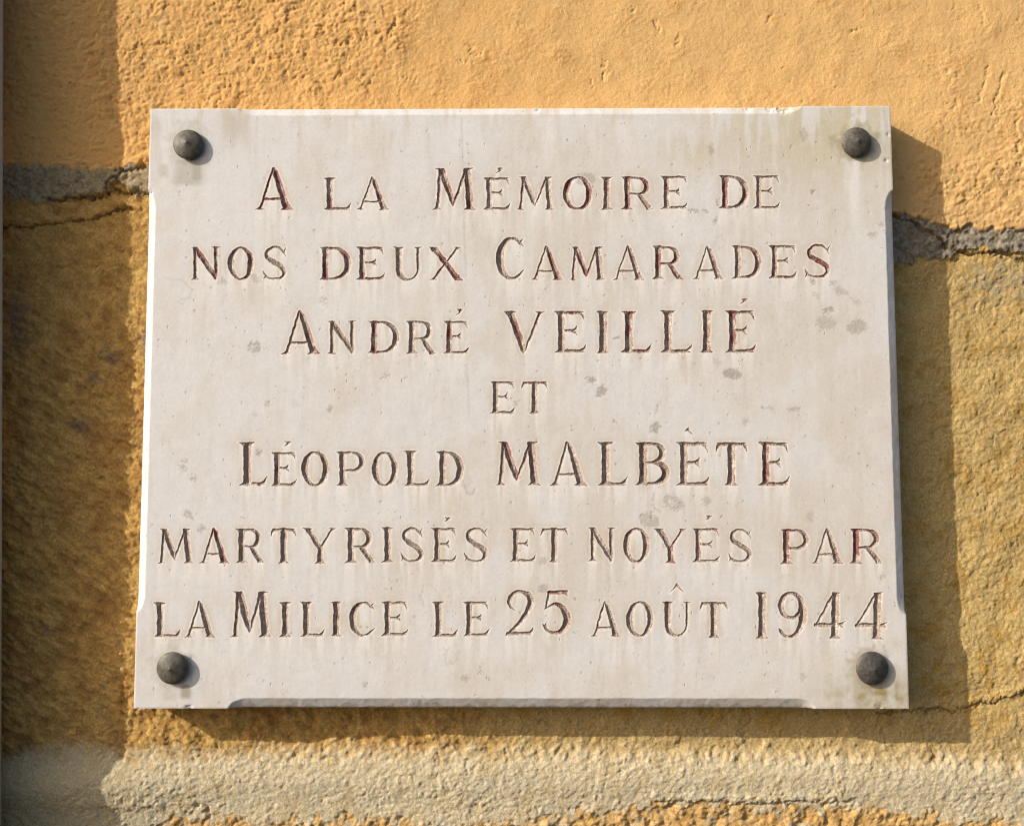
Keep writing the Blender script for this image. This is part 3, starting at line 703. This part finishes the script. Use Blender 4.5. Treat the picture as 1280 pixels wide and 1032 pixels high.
base = lerp3(base, one_c * A(200, 182, 156), np.clip(broad * 1.1, 0, 1) * sstep(-0.6, 1.4, -n_v2) * 0.2)
base = lerp3(base, one_c * A(232, 226, 216), np.clip(wash_n, 0, 1) ** 1.5 * sstep(-1.2, 0.8, n_v2) * 0.95)
for (x, y0, y1, w_, s_) in [(1068, 200, 330, 7, .8), (685, 146, 225, 9, .6), (215, 858, 885, 6, .3), (1075, 145, 160, 12, .5), (445, 150, 200, 16, .4), (575, 150, 210, 20, .4), (780, 150, 215, 18, .5), (918, 225, 290, 10, .4)]:
    base = lerp3(base, one_c * A(228, 224, 218), np.exp(-((cu + 1.5 * n_v - x) / w_) ** 2) * sstep(y0 - 5, y0 + 3, cv) * sstep(y1, y0 + (y1 - y0) * 0.3, cv) * s_)
for (x, y0, y1, w_, s_) in [(236, 200, 232, 20, .45), (232, 855, 873, 7, .75), (246, 205, 225, 6, .4), (205, 205, 222, 6, .3), (212, 855, 875, 10, .3)]:
    base = lerp3(base, one_c * A(150, 140, 112), np.exp(-((cu - x) / w_) ** 4) * sstep(y0 - 2, y0 + 2, cv) * sstep(y1 + 3, y1 - 4, cv) * s_)
for (x, y) in [(235.5, 181), (1070, 178), (215.5, 834), (1089, 834.5)]:
    d = np.hypot(cu - x, cv - y)
    base = lerp3(base, one_c * A(160, 150, 118), sstep(34, 18, d + 4 * n_m) * (0.6 if x > 1000 else 0.3))
# fossils, scars
scars = [(318,434,8,7,0,.8),(317,434,2,2,0,-.6),(405,375,5,5,0,.5),(405,375,2.4,2.4,0,-.5),(915,467,12,6.5,.15,.8),(897,452,5,5,0,.3),(1035,387,8,3.6,-.1,.8),(1051,364,10,5,.3,.5),
 (1033,404,13,8,.2,.45),(1072,408,13,8.5,-.3,.6),(1042,354,4,3,0,.6),(1022,370,5,4,.3,.4),(1070,377,6,3,.6,.4),(740,475,7,3.4,.5,.8),(752,489,5,7.5,.5,.8),(820,535,5.5,7,.3,.8),
 (822,508,2.5,8,.2,.4),(842,628,13,9,.4,.6),(841,628,5,4.5,.4,-.5),(812,650,14,9,.4,.6),(883,626,5,6.5,-.5,.5),(237,643,8,4,.9,.6),(253,661,6,5,0,.6),(1103,721,4.5,4,0,.6),
 (565,818,15,9,-1,.3),(566,817,12,6.5,-1,-.4),(1005,168,6.5,9,0,.45),(680,736,8,5,-.2,.6),(733,224,12,8,0,.55),(898,253,2.5,5,.2,.8),(896,276,4,6,.3,.5),(883,264,2.8,2.5,0,.8),
 (866,263,5,2.2,.2,.8),(901,303,8,9,0,.25),(901,303,5.5,6.5,0,-.3),(1013,645,4,8,.4,.4),(1015,352,3.5,3.5,0,.8),(954,465,1,1,0,.5),(319,348,8,3,.7,.6),(277,351,4,4,0,.5),
 (889,187,4,6,0,.6),(1103,281,4,3,0,.5),(1092,294,4,3.5,0,.6),(680,701,6,5,0,.5),(1018,461,7,4,0,0.0),(960,510,8,2.5,0,.4),(992,511,7,2.2,0,.6),(932,527,4,6,.4,.5),(582,603,7,6,0,.25),
 (581,602,5,4.5,0,-.3),(456,856,4.5,4,0,.6),(583,848,4.5,4.5,0,.6),(602,840,2,2,0,.8),(1005,847,4,5,0,.4),(229,584,4,3.6,0,.7),(241,597,4.5,3.6,0,.7),(232,576,2.6,2.4,0,.7),(324,566,3,4,0,.8),
 (336,505,5,3,.5,.4),(318,518,4,3,.5,.4),(412,511,2.6,4,.4,.7),(369,504,5,5,0,.2),(1017,239.5,2.4,2.8,0,1),(645,505,3,4,0,.6),(504,472,2,2,0,.8),(482,470,2,2,0,.8),(769,527,2.4,2,0,1),(772,422,2.6,2.6,0,.9)]
scar = np.zeros_like(cu)
wu, wv_ = cu + 1.6 * n_f + 1.2 * n_m, cv + 1.6 * pf(1.8, 7, A_=(cu, cv), seed=125, beta=0.5)
for (x, y, rx, ry, rot, s_) in scars:
    c_, q_ = math.cos(rot), math.sin(rot); a_, b_ = wu - x, wv_ - y
    e = np.hypot((a_ * c_ + b_ * q_) / rx, (-a_ * q_ + b_ * c_) / ry)
    m = sstep(1.06, 0.90, e)
    scar = scar * (1 - m) if s_ < 0 else np.maximum(scar, m * s_)
for pts, s_ in [([(168+40, 348), (228, 350), (239, 362), (238, 372), (226, 374)], .25), ([(530, 730), (526, 745), (531, 758)], .4), ([(553, 756), (549, 742), (540, 732), (534, 728)], .2), ([(818, 614), (816, 625), (817, 634), (826, 640)], .5),
                ([(577.5, 148), (578, 190), (580, 215), (581, 290), (583, 345)], .35), ([(583, 455), (585, 480), (587, 520)], .25), ([(578, 600), (584, 616), (591, 618), (594, 610)], .5)]:
    scar = np.maximum(scar, sstep(1.5, 0.5, segdist(cu + 0.5 * n_f, cv, pts)) * s_)
scar *= (0.75 + 0.2 * n_f).clip(0.2, 1.1)
base = lerp3(base, one_c * A(142, 130, 114), scar * 0.9)
zc -= 0.30 * scar
# thin-scatter of small specks
sp = pf(1.0, 3.2, A_=(cu, cv), seed=126, beta=0.0)
spw = pf(14, 120, A_=(cu, cv), seed=127)
spk = sstep(2.7, 3.5, sp + 0.32 * spw)
base = lerp3(base, one_c * A(120, 100, 80), spk * 0.6)
base = lerp3(base, one_c * A(140, 128, 100), (sstep(5, 0, db + 3 * n_m) * sstep(286, 300, cu) * sstep(1030, 1000, cu)) * 0.45)
base *= (1 + 0.012 * n_f + 0.012 * n_m)[..., None]

def up(a):
    """coarse lattice to fine lattice, linear"""
    k = np.arange(NF) / NF
    a1 = a[:-1, None] * (1 - k.reshape((1, NF) + (1,) * (a.ndim - 1))) + a[1:, None] * k.reshape((1, NF) + (1,) * (a.ndim - 1))
    a1 = np.concatenate([a1.reshape((-1,) + a.shape[1:]), a[-1:]], 0)
    b = np.moveaxis(a1, 1, 0)
    b1 = b[:-1, None] * (1 - k.reshape((1, NF) + (1,) * (b.ndim - 1))) + b[1:, None] * k.reshape((1, NF) + (1,) * (b.ndim - 1))
    b1 = np.concatenate([b1.reshape((-1,) + b.shape[1:]), b[-1:]], 0)
    return np.moveaxis(b1, 0, 1)
zface = up(zc + relief); CF = up(base)
# groove: V cut, rough floor
depth = np.clip(Fz, 0, None) * 0.71
zz = zface - depth + np.where(Fz > 0.3, 0.22 * rag * np.clip(Fz, 0, 1.5) / 1.5, 0)
# paint and dirt inside the letters
pn = pf(1.6, 9, seed=131, ay=1.8, beta=0.8); pn2 = pf(0.9, 3.5, seed=132, ay=1.4, beta=0.3); pn3 = pf(8, 50, seed=133)
rn = pf(3.0, 24, seed=134, ay=2.2, beta=1.0)
inside = sstep(-0.05, 0.55, FF + 0.10 * pn2)
cut_stone = lerp3(CF, np.ones_like(CF) * A(192, 176, 160), inside * 0.85)
dirt = inside * sstep(-1.5, 0.0, pn + 0.5 * pn3 + 0.25)
CC = lerp3(cut_stone, np.ones_like(CF) * A(156, 136, 122), dirt * 0.85)
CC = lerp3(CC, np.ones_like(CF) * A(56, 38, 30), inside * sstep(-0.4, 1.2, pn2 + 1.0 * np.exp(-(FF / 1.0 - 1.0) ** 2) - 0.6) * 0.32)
redm = inside * sstep(0.1, 1.0, rn * 0.75 + 0.35 * pn2 + 2.2 * (RED - 0.74) + 1.5 * (SID - 0.5))
CC = lerp3(CC, np.ones_like(CF) * A(120, 46, 42), redm * 0.74)
chipn = inside * sstep(1.5, 2.3, pn2 + 0.3 * pn)
CC = lerp3(CC, np.ones_like(CF) * A(206, 192, 178), chipn * 0.6)
CC = lerp3(CC, np.ones_like(CF) * A(236, 232, 226), np.exp(-((FF + 1.0) / 0.75) ** 2) * (0.5 + 0.12 * pn3).clip(0, 0.8))  # pale halo painted just outside the outlines, imitating catch light and sharpening
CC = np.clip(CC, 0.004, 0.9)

XX, _, ZZ = at(SU, SV, -T_SLAB)
PP = np.stack([XX, -T_SLAB - zz * PX, ZZ], -1).reshape(-1, 3)
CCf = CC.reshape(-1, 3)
nfy, nfx = PU.shape
fi = np.arange(nfy * nfx).reshape(nfy, nfx)
ci = fi[::NF, ::NF]
cq = np.stack([ci[1:, :-1], ci[1:, 1:], ci[:-1, 1:], ci[:-1, :-1]], -1)
fq = np.stack([fi[1:, :-1], fi[1:, 1:], fi[:-1, 1:], fi[:-1, :-1]], -1)
reff = np.repeat(np.repeat(ref, NF, 0), NF, 1)
Fc = 0.25 * (Fz[1:, 1:] + Fz[:-1, 1:] + Fz[1:, :-1] + Fz[:-1, :-1])
isl = reff & (Fc > 0.06)
idc = ID[:-1, :-1]
idc = np.where(isl, np.maximum(np.maximum(ID[:-1, :-1], ID[1:, 1:]), np.maximum(ID[1:, :-1], ID[:-1, 1:])), -1)
face_q = np.concatenate([cq[~ref], fq[reff & (idc < 0)]])

plaque = thing('memorial_plaque', 'pale marble memorial plaque with carved French inscription held by four dark studs on the wall', 'plaque', (0, 0, 0))
# slab: face, four sides, back as one mesh
ring_i = np.concatenate([ci[0, :], ci[1:, -1], ci[-1, -2::-1], ci[-2:0:-1, 0]])
rp = PP[ring_i]; nr = len(rp)
n0 = len(PP)
rb = rp.copy(); rb[:, 1] = -0.0005
cxm, czm = rp[:, 0].mean(), rp[:, 2].mean()
seg = 5
side = []
rs_ = np.random.default_rng(3)
for k in range(seg + 1):
    t = k / seg
    q = rp * (1 - t) + rb * t
    if 0 < k: 
        j = 0.00035 * np.convolve(rs_.standard_normal(nr), np.ones(5) / 3, 'same')
        q[:, 0] += np.sign(cxm - q[:, 0]) * np.abs(j); q[:, 2] += np.sign(czm - q[:, 2]) * np.abs(j)
    side.append(q)
side = np.concatenate(side)
ar = np.arange(nr); nx_ = (ar + 1) % nr
sq = np.concatenate([np.stack([n0 + k * nr + ar, n0 + k * nr + nx_, n0 + (k + 1) * nr + nx_, n0 + (k + 1) * nr + ar], -1) for k in range(seg)])
bk = n0 + len(side)
cor = [0, ncx, ncx + ncy, 2 * ncx + ncy]
back = rb[cor] + np.array([0, 0.0004, 0])
PS = np.concatenate([PP, side, back])
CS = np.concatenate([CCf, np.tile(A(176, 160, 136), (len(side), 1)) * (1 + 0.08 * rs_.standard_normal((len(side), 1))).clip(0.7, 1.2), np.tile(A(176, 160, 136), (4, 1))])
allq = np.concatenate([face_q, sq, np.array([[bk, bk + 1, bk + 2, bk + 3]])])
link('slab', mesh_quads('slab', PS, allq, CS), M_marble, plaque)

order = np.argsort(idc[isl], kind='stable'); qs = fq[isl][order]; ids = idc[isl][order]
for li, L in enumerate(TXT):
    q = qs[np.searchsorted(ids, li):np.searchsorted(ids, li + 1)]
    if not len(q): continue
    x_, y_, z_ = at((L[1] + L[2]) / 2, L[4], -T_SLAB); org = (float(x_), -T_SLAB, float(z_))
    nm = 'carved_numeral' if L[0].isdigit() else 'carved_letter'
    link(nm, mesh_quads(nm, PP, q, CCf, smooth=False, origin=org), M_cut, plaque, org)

# ------------------------------------------------------------------ studs
def lathe(prof, n, wob=0.0, seed=0):
    r_ = np.random.default_rng(seed); ph = r_.random(3) * 6.28
    vs_, fs = [], []
    for (r, y) in prof:
        for i in range(n):
            a = 2 * math.pi * i / n
            rr = r * (1 + wob * (math.sin(2 * a + ph[0]) + 0.6 * math.sin(3 * a + ph[1])))
            vs_.append((rr * math.cos(a), -y, rr * math.sin(a)))
    for j in range(len(prof) - 1):
        for i in range(n):
            k = (i + 1) % n
            fs.append((j * n + i, j * n + k, (j + 1) * n + k, (j + 1) * n + i))
    vs_.append((0, -prof[-1][1] - 0.00008, 0)); t = len(vs_) - 1; j = (len(prof) - 1) * n
    for i in range(n): fs.append((j + i, j + (i + 1) % n, t))
    return vs_, fs
M_stud = [simple_mat('patinated_stud', (0.105, 0.090, 0.066), 0.6, 0.15, 0.28, 330, 0.0003), simple_mat('patinated_stud_dark', (0.080, 0.073, 0.060), 0.6, 0.15, 0.28, 330, 0.0003)]
for i, (u, v, rpx, mt, lb) in enumerate([(235.5, 181, 18.6, 0, 'top left domed stud'), (1070.5, 178, 18.4, 0, 'top right domed stud'), (215.8, 834.3, 18.9, 0, 'bottom left domed stud'), (1089.5, 834.5, 19.6, 1, 'bottom right domed stud')]):
    R_ = rpx * PX * 0.992
    prof = [(R_ * 0.80, -0.0008), (R_ * 0.82, 0.0008), (R_ * 0.93, 0.0012), (R_ * 0.985, 0.0017), (R_, 0.0024), (R_ * 0.985, 0.0031), (R_ * 0.93, 0.0037), (R_ * 0.80, 0.0046), (R_ * 0.62, 0.0054), (R_ * 0.44, 0.0061),
            (R_ * 0.27, 0.0067), (R_ * 0.14, 0.0072), (R_ * 0.07, 0.0075), (R_ * 0.025, 0.0077)]
    vs_, fs = lathe(prof, 56, 0.006, i)
    me = bpy.data.meshes.new('stud'); me.from_pydata(vs_, [], fs); me.update()
    me.polygons.foreach_set('use_smooth', np.ones(len(fs), bool))
    x_, _, z_ = at(u, v, -T_SLAB - 0.002)
    o = link('stud', me, M_stud[mt], plaque, (float(x_), -T_SLAB, float(z_))); o['label'] = lb
    o.rotation_euler = (math.radians((-1.5, 2.0, 1.0, -1.0)[i]), 0.7 * i, math.radians((2.0, -1.5, -1.0, 2.5)[i]))
    # washer that the stud sits on
    vs_, fs = lathe([(R_ * 0.86, -0.0006), (R_ * 0.86, 0.0007), (R_ * 0.5, 0.0009)], 40)
    me = bpy.data.meshes.new('washer'); me.from_pydata(vs_, [], fs); me.update()
    w_ = link('washer', me, M_stud[1], o)

# ------------------------------------------------------------------ downpipe at the left edge
M_pipe = simple_mat('grey_painted_metal', (0.52, 0.52, 0.50), 0.45, 0.0, 0.06, 120, 0.0001)
M_brk = simple_mat('galvanised_bracket', (0.40, 0.40, 0.39), 0.5, 0.6, 0.1, 200, 0.0001)
PR, PY = 0.0225, -0.0245
xe, _, ze = at(2.5, 591, PY + 0.51 * PR)
pipe = thing('downpipe', 'light grey painted downpipe standing along the left edge of the wall', 'pipe', (float(xe) - 0.86 * PR, PY, 0))
pipe.rotation_euler = (0, math.radians(-2.1), 0)
def tube(name, r, z0_, z1_, mat, parent, n=48, wall_=0.0015):
    vs_, fs = [], []
    rings = [(r, z0_), (r, z1_), (r - wall_, z1_), (r - wall_, z0_)]
    for (rr, z) in rings:
        for i in range(n):
            a = 2 * math.pi * i / n; vs_.append((rr * math.cos(a), rr * math.sin(a), z))
    for j in range(4):
        for i in range(n):
            k = (i + 1) % n; j2 = (j + 1) % 4
            fs.append((j * n + i, j * n + k, j2 * n + k, j2 * n + i))
    me = bpy.data.meshes.new(name); me.from_pydata(vs_, [], fs); me.update()
    me.polygons.foreach_set('use_smooth', [f < n or (2 * n <= f < 3 * n) for f in range(4 * n)])
    return link(name, me, mat, parent)
tube('pipe_shaft', PR, -0.62, 0.62, M_pipe, pipe)
